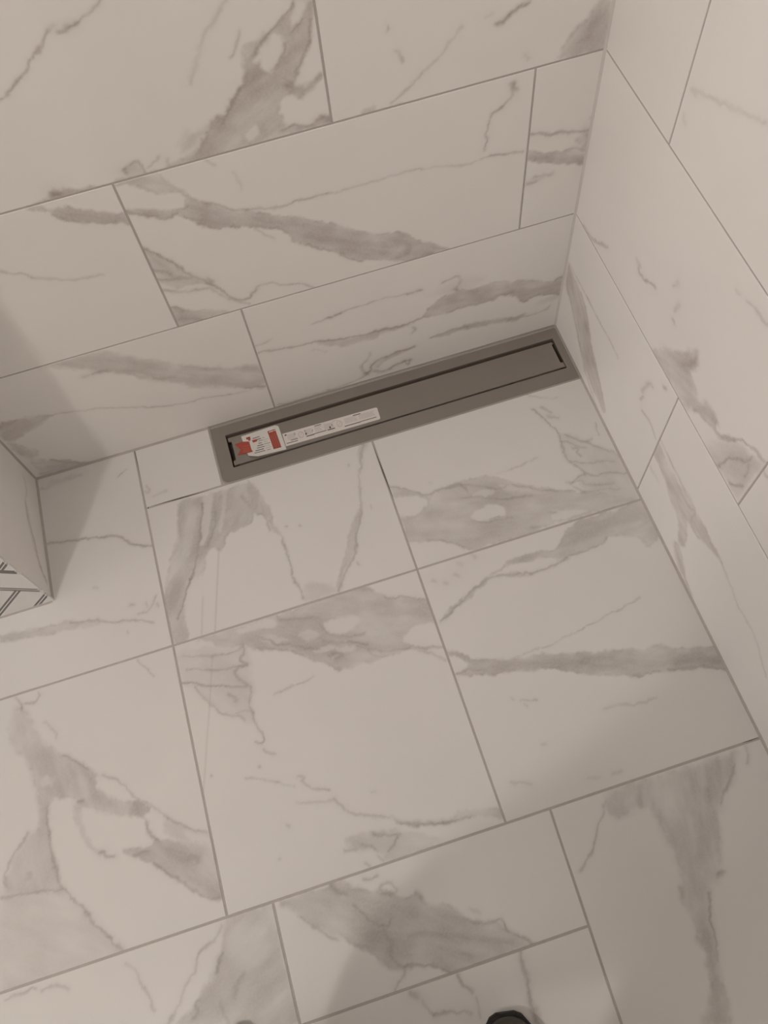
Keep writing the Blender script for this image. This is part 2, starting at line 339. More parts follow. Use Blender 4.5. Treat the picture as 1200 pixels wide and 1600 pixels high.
STROKES = '''
#B3a
L .5 1.6 0,157 12,148 22,135 38,118 45,98 55,82 65,68 72,55 77,47
L .25 2 77,47 85,40
L .5 1.6 95,50 105,44 118,38 125,32 140,18 155,0
L .4 3 108,43 119,37
L .2 2.5 355,0 345,12 330,40 318,60 305,100 295,130
L .35 1.6 374,52 369,70 363,88
B .55 3 460,0 452,15 440,25 428,42 412,52 400,62 385,68 379,80 384,108 382,125 372,135 358,155 350,175 333,188 322,200 315,220 308,232 285,250 262,262 232,272 300,255 400,228 450,212 480,205 517,193 517,180 506,179 497,186 485,196 465,195 445,197 440,185 435,180 437,160 445,152 460,146 475,155 490,135 502,122 502,110 480,130 470,135 462,133 463,120 475,90 484,65 487,30 488,0
H .95 2.5 415,60 425,52 436,52 444,65 443,80 430,105 425,115 412,110 405,100 398,98 402,80
H .9 2.5 463,0 478,0 475,15 465,35 455,42 455,28
H .8 3 387,207 400,195 405,205 400,218 390,222
L .5 2 458,2 448,20 438,32 425,45 413,57 405,72 398,88
L .45 1.5 472,30 462,45 454,53
L .4 1.6 486,30 483,55 478,75 470,95 462,112
L .4 2 425,110 432,103 440,85 444,68
L .65 4 447,133 454,134
L .5 2.5 375,135 366,150 357,170 350,185 348,192
L .4 2 322,212 318,225 313,233
L .5 1.5 437,206 450,200 463,195 477,198 490,195
L .5 3 497,187 506,181 514,188
B .3 4 275,232 282,215 288,203 295,203 292,218 283,228
B .3 5 290,215 315,200 330,192 315,215 300,232 285,240
L .4 1.5 190,267 200,263 212,253 220,254 226,261 230,270
B .28 4 190,268 212,252 226,262 232,272 215,276
L .6 3 194,268 197,271
L .3 1.5 235,262 242,255 248,247
L .3 2 265,262 262,253
B .5 3 50,319 62,313 75,306 90,300 100,293 112,296 130,297 150,291 185,281 225,272 225,277 120,307 80,317
L .7 4.5 84,303 90,303
#B3b
B .45 3 936,0 957,0 947,78 915,84 880,93 870,92 878,75 890,58 900,42 915,28 928,12
L .3 3 905,65 912,60 920,58
L .5 2 825,2 812,12 800,20 790,30 778,34
B .38 2.5 775,36 785,25 800,17 815,5 828,0 800,25 785,36
L .18 3 770,20 760,25
L .4 1.8 658,116 648,128 638,140 625,150 615,160
L .22 2 658,116 670,105 690,85 705,65 720,45
L .3 2 605,42 607,47
L .3 1.8 618,80 625,87 629,96
B .42 2.5 560,182 567,172 577,170 585,164 590,170 610,167 640,160 600,172 570,182
L .2 3 823,85 826,92
#B2b
B .55 2 178,289 231,272 260,283 285,298 300,308 330,320 290,322 288,312 280,302 255,302 235,300 222,293 200,289
B .55 2 195,330 230,327 270,328 288,322 300,310 325,318 355,326 380,332 400,331 440,337 475,340 505,348 540,355 580,363 612,365 622,361 640,367 665,377 703,387 680,395 640,407 625,406 600,406 568,407 545,400 530,396 505,390 480,382 456,375 453,366 430,357 405,356 380,354 355,355 330,354 312,349 292,340 275,337 262,343 240,339 215,336 198,334
L .45 1.8 200,333 215,336 232,336 258,343 270,337 278,334
L .35 1.4 310,348 330,354 350,355 375,354
L .3 1.6 400,358 412,366 425,371
L .4 1.5 478,381 500,390 505,389 530,397 545,402 565,408
L .22 5 480,367 510,373 550,380 590,383 620,385
L .35 6 600,380 620,378 638,382 635,395 622,402
L .45 1.5 385,330 410,325 440,323 460,316 490,308 510,302
L .32 1.3 510,302 530,299 560,290 585,282 610,275 640,268 660,264
L .2 1.5 660,264 690,261 720,258 750,250 770,243 790,240
L .3 1.5 300,309 330,318 360,326 390,330
L .45 1.7 755,235 758,225 762,218 760,205 765,190 768,178 785,168
L .35 1.5 765,244 780,241 800,239 818,237
L .4 3 801,130 803,135 807,140
L .3 2 785,168 797,155 803,131
L .2 2 322,250 335,256
L .15 2 365,268 375,285 378,295
B .38 2.5 223,387 245,399 270,415 300,430 330,445 305,442 280,450 252,442 237,415
L .5 2 223,388 245,398 265,410 290,424 315,436 330,445 345,452 355,459 365,466 378,468 390,466 395,460 402,452 408,446
L .4 1.5 408,446 425,443 440,446 455,445 465,443 480,447 488,450
L .4 3 322,434 330,440
L .42 3 245,437 265,437 280,434 300,433
L .38 2.5 240,422 255,425 270,430
L .42 2.5 256,454 275,455 295,455 305,452
L .3 1.5 305,452 330,452 345,460
B .48 2 263,478 278,480 290,484 320,484 360,488 330,498 300,505 280,512 272,503
L .4 2 265,480 280,482 285,488
L .3 2 280,500 300,497 315,500
L .3 1.5 345,460 370,470 390,475
#B2a
B .45 2 40,326 60,320 80,327 100,324 140,328 170,333 202,337 205,349 180,348 150,346 130,347 110,344 95,342 85,335 70,330
L .45 1.5 85,334 95,342 115,344 130,348 140,346 170,348 203,350
L .35 1.5 0,425 25,427 40,429 50,433
L .22 1.6 50,433 80,436 110,438 135,435 160,430
#B2c
B .55 2 823,236 850,237 885,234 915,235 912,257 890,258 860,255 822,253
B .45 2.5 922,200 918,235 910,236 905,228 900,220 912,210
L .5 2 828,211 845,209 860,210 875,207 900,207 922,200
L .25 5 912,203 918,215 915,228
L .35 2 822,288 835,285 838,283
L .25 3 835,277 850,273 862,272
L .3 1.8 885,235 900,232 912,236
L .3 2 922,187 925,183
B .22 4 820,290 840,283 862,270 835,280
#B1b
L .5 1.8 405,552 440,545 467,541 490,535 523,531 545,528 577,521 600,515 630,508 660,497
B .38 3 490,537 523,530 560,525 590,515 615,510 645,502 655,498 640,508 600,520 585,530 560,535 530,541
B .52 2.5 660,495 670,480 690,465 710,458 722,452 740,450 770,441 790,440 800,441 812,436 830,435 845,438 860,440 870,435 882,432 878,460 860,460 835,462 820,472 812,468 800,463 785,462 770,470 755,473 735,478 715,483 700,488 685,492 670,496
L .35 2 690,442 705,435 716,430 720,440 712,452
L .5 3 712,452 714,454
L .35 2 700,488 720,480 745,475 760,470 780,462 800,458
L .4 2 865,440 872,434 882,432
L .35 1.6 812,468 820,472 835,462 860,458 876,460
B .42 2.5 672,528 690,520 710,515 725,507 745,502 770,500 800,495 820,490 815,497 800,503 780,505 755,510 735,512 715,518 695,525
L .4 1.8 672,528 700,518 715,513 730,510
L .4 1.6 795,500 830,492 850,485 861,477
B .3 3 838,474 850,466 865,462 876,461 872,468 858,472
L .6 2.2 646,541 635,545 620,550 605,557 590,563 582,570 580,578 572,583
B .42 2.5 585,568 600,560 620,550 645,542 630,550 615,557 600,565 590,575
L .5 3 585,580 600,580 612,575 625,568 640,563
L .4 2 640,563 637,570 630,565
L .32 1.8 578,550 575,562 565,570 568,580 575,585
L .38 1.5 575,583 565,590 550,597 530,605 510,610
L .4 1.8 435,632 445,630 465,626 480,621 492,617
L .3 1.5 490,617 515,610
L .32 1.3 485,507 500,502 515,495 530,489 550,482 580,473 600,466 620,463 645,456 660,452
L .5 2.5 512,497 518,495
L .5 2.5 525,491 531,489
L .4 1.8 638,459 646,457
L .4 1.8 654,453 660,452
L .28 1.6 400,541 412,536 422,531
L .38 2 645,512 648,516 643,520
L .18 2 490,547 510,549
B .12 7 660,460 700,440 760,430 740,450 700,462
#B1a
B .38 5 60,573 100,562 140,553 170,550 190,553 220,560 250,565 300,573 340,577 402,569 413,605 390,606 350,603 310,605 280,600 240,595 215,588 190,585 150,580 100,577
L .28 5 290,574 320,576 345,575
L .38 3 145,585 155,580 165,578
L .22 4 130,590 160,580 200,580 225,583 245,592 270,590
L .5 3 385,606 400,604 412,603
L .32 1.4 72,650 100,645 140,640 200,637 240,636 290,630 320,622 350,617 385,612
B .5 4 0,660 30,655 72,648 80,650 60,665 45,675 30,685 15,690 0,680
B .5 4 15,690 40,698 60,705 50,718 35,713 22,702
B .45 3 45,718 80,718 110,718 140,722 172,714 172,718 100,737 64,744 55,730
L .4 2 80,718 110,722 135,722 160,718
#R1a
B .48 3 888,412 892,420 905,450 915,480 920,510 925,540 933,575 938,600 946,642 940,640 925,605 918,585 905,540 900,510 893,480 884,445
L .38 2 886,440 893,480 902,520 912,570 922,605 932,635
L .38 1.3 890,412 905,440 920,470 935,500 950,525 960,545 965,560
L .3 3 1000,623 1005,620
L .25 3 1002,612 1015,600 1020,605
L .4 2.5 1038,606 1041,607
L .32 2 1003,642 1015,660 1025,685
#R1b
B .45 4 1018,700 1028,690 1035,705 1045,730 1060,755 1075,770 1085,790 1090,805 1100,820 1108,840 1120,860 1128,880 1115,865 1095,845 1085,835 1075,815 1073,825 1072,840 1068,853 1060,845 1060,825 1055,800 1048,785 1042,760 1035,740 1025,720
L .35 2.2 1030,680 1038,700 1050,725 1060,745 1070,765
B .42 4 1052,850 1062,850 1068,880 1072,905 1082,932 1076,927 1068,905 1058,885
L .28 2 1128,880 1135,900 1145,925 1155,950
L .2 2 1155,950 1175,985 1190,1030 1198,1060
B .2 4 1012,720 1022,740 1030,755 1018,738
L .22 2.5 1060,760 1075,790 1085,800 1080,815
#R2a
L .5 2.2 998,422 1000,430 1008,438 1018,445 1024,449
L .22 3 995,405 1000,418
L .22 3 1052,447 1060,442
L .2 3 1055,485 1062,478
L .35 2 1052,500 1053,506
L .35 2 912,352 920,365 928,375 945,385 950,386
B .42 5 1020,547 1040,546 1060,550 1085,550 1093,552 1090,570 1080,580 1087,600 1090,625 1105,630 1118,645 1122,665 1115,660 1095,645 1075,640 1065,637 1050,605 1033,578
L .38 3 1065,568 1078,570 1088,560
B .5 3 1080,638 1095,632 1110,638 1120,655 1118,668 1125,677 1145,683 1165,690 1180,700 1193,715 1200,724 1190,720 1175,702 1155,692 1135,690 1118,680 1112,668 1095,650
B .28 5 1108,690 1130,690 1155,695 1175,710 1195,727 1180,745 1165,765 1153,783 1138,760 1122,730 1106,702
L .45 2 1122,727 1130,722 1140,717 1150,718 1165,720 1175,715
L .32 2 1115,720 1125,729
L .45 2 1140,755 1150,757 1160,760
L .38 2 1162,745 1167,735 1170,725
L .22 2 1150,453 1158,460
L .32 2.2 1167,470 1178,480 1190,495 1200,508
#R2b
L .25 3 1192,736 1200,746
#R3b
L .22 3 1080,143 1110,155 1130,163 1150,172 1180,183 1195,190
L .2 2.5 1067,180 1068,190
#S1
L .45 1.6 45,815 50,830 55,850 58,865 65,890 72,908
L .25 2 37,745 42,765 40,780 45,815
B .25 3 37,780 45,800 50,830 60,870 73,910 68,900 55,865 48,835
#FL1
L .55 1.9 75,850 95,847 120,842 140,840 160,839 180,838 190,840 200,846 215,852 236,853
B .32 4 62,766 80,752 110,742 130,740 100,752
L .42 1.5 183,744 190,740 198,733
B .4 3.5 0,992 30,988 60,980 85,975 110,970 125,972 120,982 100,986 60,995 30,1000 0,1003
L .45 1.8 110,973 140,970 165,973 190,972 215,970 240,973
B .22 4 120,970 160,968 150,980 125,980
L .28 2 215,960 225,955 235,950 245,930
L .32 2.5 205,945 207,946
L .32 2.5 247,943 248,946
L .28 2.5 227,943 230,946
L .2 2 147,918 153,920
L .2 2 200,985 201,988
#F0
L .28 2 228,760 233,766 232,770 227,768
L .2 2 240,775 260,768
#FM1
B .42 2.5 278,788 322,774 348,766 392,753 405,770 400,800 390,820 370,830 358,832 352,850 345,860 330,858 322,880 318,895 310,903 300,905 293,918 287,950 293,1000 272,1006 262,970 256,935 260,905 267,870 277,847 279,820
H .65 2.5 318,778 332,773 330,800 325,830 318,850 312,850 314,820
H .5 2.5 346,768 354,766 350,800 345,830 340,830 344,800
H .4 6 292,800 305,795 302,840 292,870 283,860
L .6 2 315,787 315,800 313,825 311,850 307,875 303,890 297,905 291,920 290,935 284,950 278,965
L .45 2.2 337,800 335,820 330,840 324,855
L .32 3 377,775 385,785 390,790
B .4 2.5 385,750 400,762 412,780 425,800 432,820 440,840 450,860 455,890 465,910 475,930 484,938 478,938 465,915 453,893 448,870 440,845 425,825 415,808 400,803 392,785
L .38 1.5 403,805 412,806 420,820 423,828
L .38 1.6 440,845 450,870 455,895 465,915 475,933
L .38 2 568,695 565,710 562,740 563,765 564,790 562,815 558,840 557,860 553,872 545,885 538,900 533,915 530,925
B .36 2 552,810 563,795 561,825 558,850 553,872 545,880 537,895 532,915 526,918 533,890 540,870 545,840
B .3 3 560,698 577,690 568,710 564,725
B .22 6 475,915 500,908 520,915 532,925 505,934 480,939
L .3 2 545,726 546,728
L .35 1.5 448,821 449,822
L .35 1.5 468,820 470,823
L .35 1.5 558,879 560,881
L .3 1.5 580,790 582,793
T .3 .9 342,858 340,900 338,940 336,988
T .25 .9 317,932 316,960 315,995
#FM2
L .4 1.5 607,760 620,763 640,767 660,772 672,773
B .4 2.5 607,759 640,767 672,773 690,762 710,755 740,748 760,743 790,750 820,757 850,762 880,767 900,769 930,767 960,775 995,779 945,797 920,804 870,818 820,834 780,847 732,860 715,852 700,847 680,845 638,846 633,825 623,807 640,808 655,800 667,788 665,780 640,776 612,776
H .9 2.5 735,805 750,795 760,788 780,790 790,798 788,805 770,808 755,815 742,812
H .9 2.5 866,803 880,797 900,795 920,797 915,800 890,808 868,815
H .6 2 740,770 760,765 775,768 765,775 745,777
H .5 2 780,757 800,760 830,768 800,768 785,765
L .42 2 673,772 690,764 710,757 725,762 730,768
L .42 1.8 720,779 745,776 770,780 800,778 830,775
L .32 1.6 690,762 715,760 740,757 765,763 775,765 790,760
L .4 3 762,762 772,765
L .38 1.6 742,813 755,816 780,813 800,808
L .38 2 828,822 845,824
L .38 2 860,800 870,802
L .3 1.5 638,846 660,847 690,845 710,850 725,856
L .5 1.8 833,640 850,655 860,665 870,675 878,695 883,710 888,720 900,728 912,737 915,743
L .38 1.6 883,680 895,685 915,690 925,685
L .38 1.6 915,690 930,697 950,703 963,708 968,715
L .38 1.6 890,722 905,722 925,723 945,720 960,722
L .42 1.6 890,755 900,747 915,742 930,743 945,740 982,739
L .38 1.6 895,760 905,765 915,770
L .32 1.6 885,753 905,752 920,757 940,758
L .38 1.6 908,713 900,706 905,700 895,700
L .32 1.6 875,690 890,692 905,697 915,700
L .32 2.5 855,650 870,653
L .32 2.5 845,637 860,645
L .32 1.5 930,660 932,670 937,680
B .22 5 870,675 920,690 965,710 988,745 1002,777 960,787 920,770 900,750 910,735 885,715
L .32 1.3 800,733 815,727 825,722 840,715
L .15 1.3 775,740 800,733
L .3 1.4 820,617 840,620 860,623 870,620
L .36 1.5 800,757 830,763 860,767 895,768
L .3 2 910,770 940,765 970,765
L .3 2.5 930,757 960,755
L .3 2 671,754 673,755
#FR2
B .45 2.5 890,822 920,808 960,796 1000,781 1018,812 1030,835 1015,853 1003,850 1000,842 985,840 970,838 955,838 945,845 930,855 910,862 890,872 870,880 868,872 850,872 820,878 795,885 770,900 745,925 720,945 705,960 688,972 700,955 715,938 740,920 765,900 785,885 795,875 820,866 860,858 875,848
L .38 1.7 690,970 705,958 718,943 735,925 755,910 775,900 800,900 815,895 830,895 848,890 870,880 890,870 915,860 940,850 950,840
B .3 2.5 770,901 800,895 830,892 850,888 870,880 850,891 830,897 800,902
L .28 3.5 710,898 714,900
L .28 3.5 695,910 699,912
L .28 3.5 675,907 678,908
L .22 4 718,880 722,882
L .2 3 738,868 742,871
B .55 2.5 698,1017 720,1022 745,1028 770,1030 800,1030 830,1024 875,1020 915,1018 950,1017 985,1014 1010,1012 1025,1007 1055,1010 1100,1012 1120,1008 1132,1025 1142,1049 1120,1045 1100,1043 1080,1047 1055,1047 1040,1047 1010,1055 990,1058 960,1056 930,1055 900,1052 870,1045 820,1048 790,1050 770,1055 755,1055 708,1054 715,1050 730,1045 730,1035 705,1026
H .85 2 705,1028 722,1032 730,1040 722,1048 710,1050
H .6 2 835,1048 860,1045 880,1050 850,1053
L .42 1.8 1045,1045 1070,1043 1090,1043 1110,1043 1137,1047
L .3 7 1060,1030 1090,1025 1125,1033
L .38 1.6 990,1058 1010,1054 1030,1048
L .38 1.6 712,1053 730,1046 760,1047
L .3 1.2 800,1030 830,1017 855,1010 870,1002 900,988 930,972 960,955 1000,935
L .25 2 945,1108 960,1103 980,1101 1005,1096 1025,1090
L .3 2.5 955,1208 970,1206
L .25 2.5 918,1218 935,1216
L .3 2.5 800,1225 820,1225 828,1226
L .35 1.5 800,1092 802,1093
L .3 1.5 815,1094 838,1094
L .25 1.8 820,1102 823,1103
L .25 2 848,1163 852,1162
#FC2
B .46 3 308,1001 345,990 380,977 400,970 440,957 480,945 530,927 560,915 575,918 600,930 640,932 666,935 682,960 690,1008 670,1015 655,1012 640,1012 620,1020 600,1025 580,1035 560,1040 540,1045 525,1045 510,1035 490,1028 470,1022 440,1017 410,1015 380,1010 350,1012 330,1005
H .85 2.5 505,975 520,968 540,963 555,963 562,970 555,980 540,990 525,990 510,985
H .95 2.5 630,1000 640,985 655,975 677,972 692,990 696,1008 670,1010 650,1008
H .75 2.5 370,985 385,978 400,975 430,968 428,980 400,985 375,990
H .6 2 490,1013 520,1010 530,1012 500,1020
H .6 2 528,1013 550,1010 560,1012 545,1020 528,1018
H .5 2.5 400,996 430,995 450,1003 420,1005
H .5 3 465,990 490,985 500,995 480,1000
L .5 2.4 505,1003 530,1005 555,1004 575,1005
L .5 2.6 515,1025 525,1020 535,1025 525,1030
L .42 1.7 400,996 420,1000 440,1008 470,1010 500,1013
L .38 1.7 400,1010 430,1013 460,1020 490,1030 510,1035 530,1047
L .38 1.6 650,1012 670,1011 693,1011
L .35 2 640,1012 670,1020 697,1031
L .3 1.6 560,1010 600,1015 640,1012
L .38 1.6 435,962 440,968 455,967 500,965
L .38 1.6 600,932 608,935 625,932 640,932 660,935
L .3 1.6 575,1015 590,1025 625,1020
L .35 1.6 500,975 512,990 540,995 570,990
L .38 1.6 285,1025 310,1025 330,1025 360,1020 378,1012
L .38 1.6 293,1047 315,1046 340,1046 365,1043 385,1038
L .5 1.6 283,1068 300,1068 320,1073 345,1071 370,1073 385,1072
L .42 1.8 305,1075 312,1085 325,1095 335,1105 345,1115 360,1118 375,1120 385,1127
L .5 2 380,1010 382,1020 375,1030 385,1038 370,1045 368,1055 380,1065 390,1075 392,1090 390,1100 396,1115 398,1125 402,1135 410,1147 413,1155 408,1162 400,1160
L .38 2.5 358,1085 370,1090 367,1097
L .35 1.6 370,1115 385,1110 395,1115
B .2 7 283,1018 380,1010 390,1040 395,1090 400,1130 380,1125 340,1110 310,1080 285,1060
L .3 2 412,1170 420,1177 430,1180
L .32 1.4 430,1085 445,1078 460,1070 475,1065 490,1057
L .32 1.6 385,1217 400,1216 415,1217 432,1222
L .2 1.6 432,1222 460,1230
L .35 2 463,1213 475,1213 473,1220 480,1227 500,1235 515,1236
L .28 1.8 465,1255 480,1254 510,1253 520,1252
L .5 2.2 522,1250 530,1257 538,1262
L .38 1.8 538,1265 555,1273 575,1275 600,1277
B .42 2.5 600,1277 640,1281 670,1280 700,1277 715,1268 735,1263 760,1263 782,1260 790,1277 770,1276 755,1273 740,1277 715,1282 690,1286 660,1290 640,1290
L .48 1.8 620,1286 650,1287 680,1286 700,1282 715,1282 735,1275
B .32 4 540,1310 580,1303 620,1295 630,1300 660,1300 680,1310 695,1316 650,1332 610,1345 590,1330 560,1330
L .42 2 582,1305 600,1305 625,1302
L .42 2 620,1305 615,1320 605,1330
L .38 2 565,1320 580,1325 590,1330
L .32 2 540,1328 560,1330
L .38 2 570,1350 576,1353
L .3 2 590,1340 600,1345
T .26 .9 332,1025 330,1060 327,1110 323,1160 320,1210 317,1240
L .35 2.4 447,1289 450,1291
L .35 2 436,1342 437,1343
L .25 2 580,1239 586,1238
L .35 2 406,1196 408,1197
L .35 1.5 329,1214 330,1215
#FL2
B .42 5 20,1110 35,1105 50,1125 60,1150 95,1175 125,1190 150,1205 160,1215 150,1225 165,1240 190,1250 220,1255 225,1270 200,1275 165,1270 140,1262 125,1258 115,1248 95,1245 80,1250 76,1270 73,1290 80,1310 85,1340 100,1390 95,1400 60,1395 20,1398 8,1380 15,1360 40,1310 55,1295 62,1270 60,1240 50,1215 40,1185 20,1165 15,1140
H .6 4 63,1218 75,1210 82,1222 70,1228
H .85 3 150,1215 165,1210 185,1220 195,1235 180,1240 160,1232
H .35 9 22,1320 50,1300 72,1320 75,1370 40,1385 20,1375
L .45 2.2 75,1260 73,1285 78,1310 82,1345 90,1370 98,1385 110,1400 125,1415 137,1428 150,1448 165,1460 180,1475 190,1487
L .4 3 132,1425 138,1430
L .4 2.5 168,1462 175,1465
B .22 9 0,1400 50,1395 100,1390 130,1420 165,1460 192,1490 120,1516 60,1535 0,1556
L .38 2 2,1405 25,1400 50,1393 80,1392 98,1388
L .32 2.2 45,1300 30,1325 15,1350 8,1370 10,1390
L .48 2 97,1180 110,1187 120,1192 135,1200
L .38 1.8 160,1210 180,1217 195,1228 205,1240 215,1248 230,1253 245,1265 262,1277
L .38 1.8 262,1277 280,1287 300,1297 325,1300
L .55 3 122,1255 130,1253
B .44 3 215,1250 235,1262 225,1275 228,1290 235,1305 245,1315 260,1312 290,1318 332,1325 340,1360 347,1405 325,1402 300,1390 280,1375 265,1368 250,1355 240,1348 215,1340 195,1335 205,1327 235,1322 240,1312 228,1300 222,1280 200,1272
L .48 2 226,1285 232,1298 240,1310 248,1317
L .55 2.6 208,1338 220,1332 230,1330
L .5 2.6 240,1348 252,1357 268,1368 280,1372
L .35 2 280,1375 300,1388 320,1400 345,1403
L .45 4 295,1340 305,1338 310,1345
B .36 4 118,1260 130,1260 128,1280 135,1300 145,1318 158,1328 160,1335 150,1335 135,1320 122,1300 115,1280
L .6 3 155,1335 162,1332 165,1338 178,1338
L .32 2 195,1330 210,1325 235,1322
B .28 3 262,1277 300,1297 328,1302 330,1320 290,1318 255,1300
H .7 3 290,1300 322,1306 326,1318 300,1316
L .38 2 25,1090 32,1098 33,1108
L .34 2 62,1080 63,1087 55,1097 40,1098
L .35 1.4 216,1030 222,1038 232,1048 240,1057
L .22 2.4 70,1130 85,1140 88,1152
L .2 3 45,1365 48,1372 42,1375
#FBL
L .35 2 10,1562 30,1554 55,1545
L .35 2 65,1548 75,1543 95,1540 105,1545
L .35 2 195,1507 208,1515 215,1530 225,1545 235,1560 240,1577
B .4 5 350,1438 385,1425 425,1413 432,1440 443,1480 457,1540 467,1600 330,1602 275,1602 295,1580 310,1560 330,1520 345,1480
H .45 8 360,1450 400,1440 420,1480 400,1505 370,1500 352,1490
L .55 2.6 347,1488 342,1500 338,1518
L .35 2 345,1445 335,1470 312,1490 305,1515 290,1540 280,1570 270,1590
L .45 2 315,1560 305,1570 310,1582 300,1592
L .38 2.2 270,1585 262,1598
L .3 3 380,1520 372,1535 365,1560
L .3 2.2 345,1560 350,1580 355,1600
#FBM
B .5 4 436,1410 480,1395 520,1382 540,1375 560,1385 575,1395 600,1390 625,1400 645,1398 655,1403 680,1412 700,1413 720,1425 740,1437 775,1440 790,1450 800,1455 820,1467 832,1474 800,1490 760,1505 715,1520 700,1520 685,1512 660,1508 640,1513 620,1515 600,1510 575,1490 550,1475 525,1460 490,1447 465,1425
H .35 7 450,1408 490,1400 520,1425 545,1455 520,1455 485,1435
L .55 3 520,1385 526,1393 540,1398
L .38 2 545,1385 560,1390 572,1393
L .45 2.2 570,1373 580,1375 588,1370
L .5 2.2 595,1390 605,1380 615,1383 620,1393 610,1397 598,1397
L .5 1.7 552,1413 565,1425 575,1435 590,1443 605,1448 610,1440
L .38 2 470,1430 490,1448 510,1462 527,1470
L .42 2.2 610,1485 612,1495 620,1505 632,1513 630,1525 622,1535 615,1548
L .45 1.8 632,1510 660,1508 685,1513 705,1522
L .45 3.5 725,1490 735,1495
L .32 3 640,1460 680,1457 720,1463 760,1470 800,1475
L .4 3 650,1397 657,1403
L .45 2 730,1435 745,1440 765,1443 780,1435 787,1442 795,1455 815,1465 835,1473
L .28 2.2 735,1420 750,1427
L .3 3 600,1455 612,1470 610,1485
#FBN
L .5 4 642,1552 652,1560
L .35 2.2 660,1565 668,1580 680,1587
L .42 2.5 680,1588 695,1584 705,1580 715,1583 725,1580 735,1587
L .42 2.5 715,1525 725,1538 738,1548
L .3 2.2 745,1560 748,1575 750,1590
L .6 3.2 812,1488 816,1500 820,1515 824,1535 826,1555 830,1575 835,1590 840,1605
B .32 3 825,1520 832,1550 840,1580 850,1602 838,1602 828,1570
#FBR
L .38 1.8 943,1260 938,1280 932,1300 925,1330 918,1338 912,1352 907,1360
B .42 7 948,1238 990,1224 1050,1205 1130,1180 1150,1175 1148,1200 1140,1220 1130,1240 1125,1260 1122,1290 1125,1310 1120,1370 1110,1390 1107,1410 1110,1440 1115,1460 1122,1490 1125,1520 1132,1550 1138,1602 1098,1602 1108,1570 1112,1535 1105,1510 1095,1480 1085,1440 1075,1420 1062,1400 1065,1380 1060,1350 1045,1315 1030,1290 1015,1260 990,1265 965,1280 950,1270
L .45 2 1107,1395 1109,1420 1110,1440 1118,1465 1122,1500
L .45 2.5 1148,1195 1140,1220 1130,1240 1127,1255
L .35 6 1105,1235 1108,1250
L .42 3 1060,1385 1065,1400
L .4 3 1120,1365 1128,1362
B .38 4 1112,1530 1130,1530 1138,1570 1136,1602 1100,1602 1106,1575
L .35 2 1163,1165 1168,1180 1168,1195
L .28 5 1000,1230 1003,1260
'''
def load(txt):
    cur = None
    for ln in txt.strip().splitlines():
        if ln.startswith('#'): cur = ln[1:].strip(); S[cur] = ''
        elif ln.strip(): S[cur] += ln + '\n'
load(STROKES)
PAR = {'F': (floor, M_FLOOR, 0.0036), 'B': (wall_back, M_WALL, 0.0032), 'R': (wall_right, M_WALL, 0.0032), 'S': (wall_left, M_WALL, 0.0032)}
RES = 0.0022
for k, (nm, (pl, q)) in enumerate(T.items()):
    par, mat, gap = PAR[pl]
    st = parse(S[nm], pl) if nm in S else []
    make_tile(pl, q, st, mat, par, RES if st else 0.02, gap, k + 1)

# tiles past the edges of the photograph
def rand_strokes(q, rd):
    q = np.array(q); lo, hi = q.min(0), q.max(0); d = hi - lo; out = []
    a = rd.uniform(-.5, .5); c0 = lo + d * np.array([rd.random(), rd.random()])
    dirv = np.array([math.cos(a), math.sin(a)]); nv = np.array([-dirv[1], dirv[0]])
    ts = np.linspace(-.5, .5, 7)
    up = [c0 + dirv * t + nv * (.012 + .03 * rd.random()) for t in ts]; dn = [c0 + dirv * t - nv * (.008 + .02 * rd.random()) for t in ts]
    out.append(('B', .45, 4.0, np.array(up + dn[::-1])))
    for _ in range(3):
        a = rd.uniform(-1.2, 1.2); p = lo + d * np.array([rd.random(), rd.random()]); L = [p]
        for _ in range(4): p = p + 0.07 * np.array([math.cos(a), math.sin(a)]); a += rd.uniform(-.5, .5); L.append(p)
        out.append(('L', .4, 3.5, np.array(L)))
    return out
rd = random.Random(3)
EX = []
for r in range(3, 8):
    z0 = HB + .3 * (r - 2); z1 = min(z0 + .3, CEIL - .001); off = [XA, XC, XD][r % 3]
    xs = sorted(x for x in [off - .6 * k for k in range(-1, 3)] if XS + .03 < x < -.03); xs = [XS] + xs + [0.0]
    EX += [('B', rect(a, b, z0, z1)) for a, b in zip(xs[:-1], xs[1:])]
for r in range(0, 8):
    z0 = [e, HA, HB][r] if r < 3 else HB + .3 * (r - 2); z1 = min([HA, HB, HB + .3][r] if r < 3 else z0 + .3, CEIL - .001)
    ys = [YE, YF, YG][r % 3]; ys = [ys + .6 * k for k in range(-1, 5)]
    ys = [y for y in ys if .03 < y < -FRONT_Y - .03]; ys = [e] + ys + [-FRONT_Y]
    start = 2 if r < 3 else 0
    EX += [('R', rect(a, b, z0, z1)) for a, b in list(zip(ys[:-1], ys[1:]))[start:]]
for r in range(1, 8):
    z0 = HA + .3 * (r - 1); EX.append(('S', rect(YS, -e, z0, min(z0 + .3, CEIL - .001))))
EX += [('F', rect(-1.80, -1.3140, R1, -e)), ('F', rect(-1.80, -1.3140, R2, R1)), ('F', rect(-1.80, -1.2430, -1.2988, R2)),
       ('F', rect(FRONT_Y, -1.36, FRONT_Y, -1.30)), ('F', rect(-1.36, -.92, FRONT_Y, -1.30)), ('F', rect(-.92, -.48, FRONT_Y, -1.30)), ('F', rect(-.48, -e, FRONT_Y, -1.30))]
for k, (pl, q) in enumerate(EX):
    par, mat, gap = PAR[pl]
    make_tile(pl, q, rand_strokes(q, rd), mat, par, 0.008, gap, 50 + k)

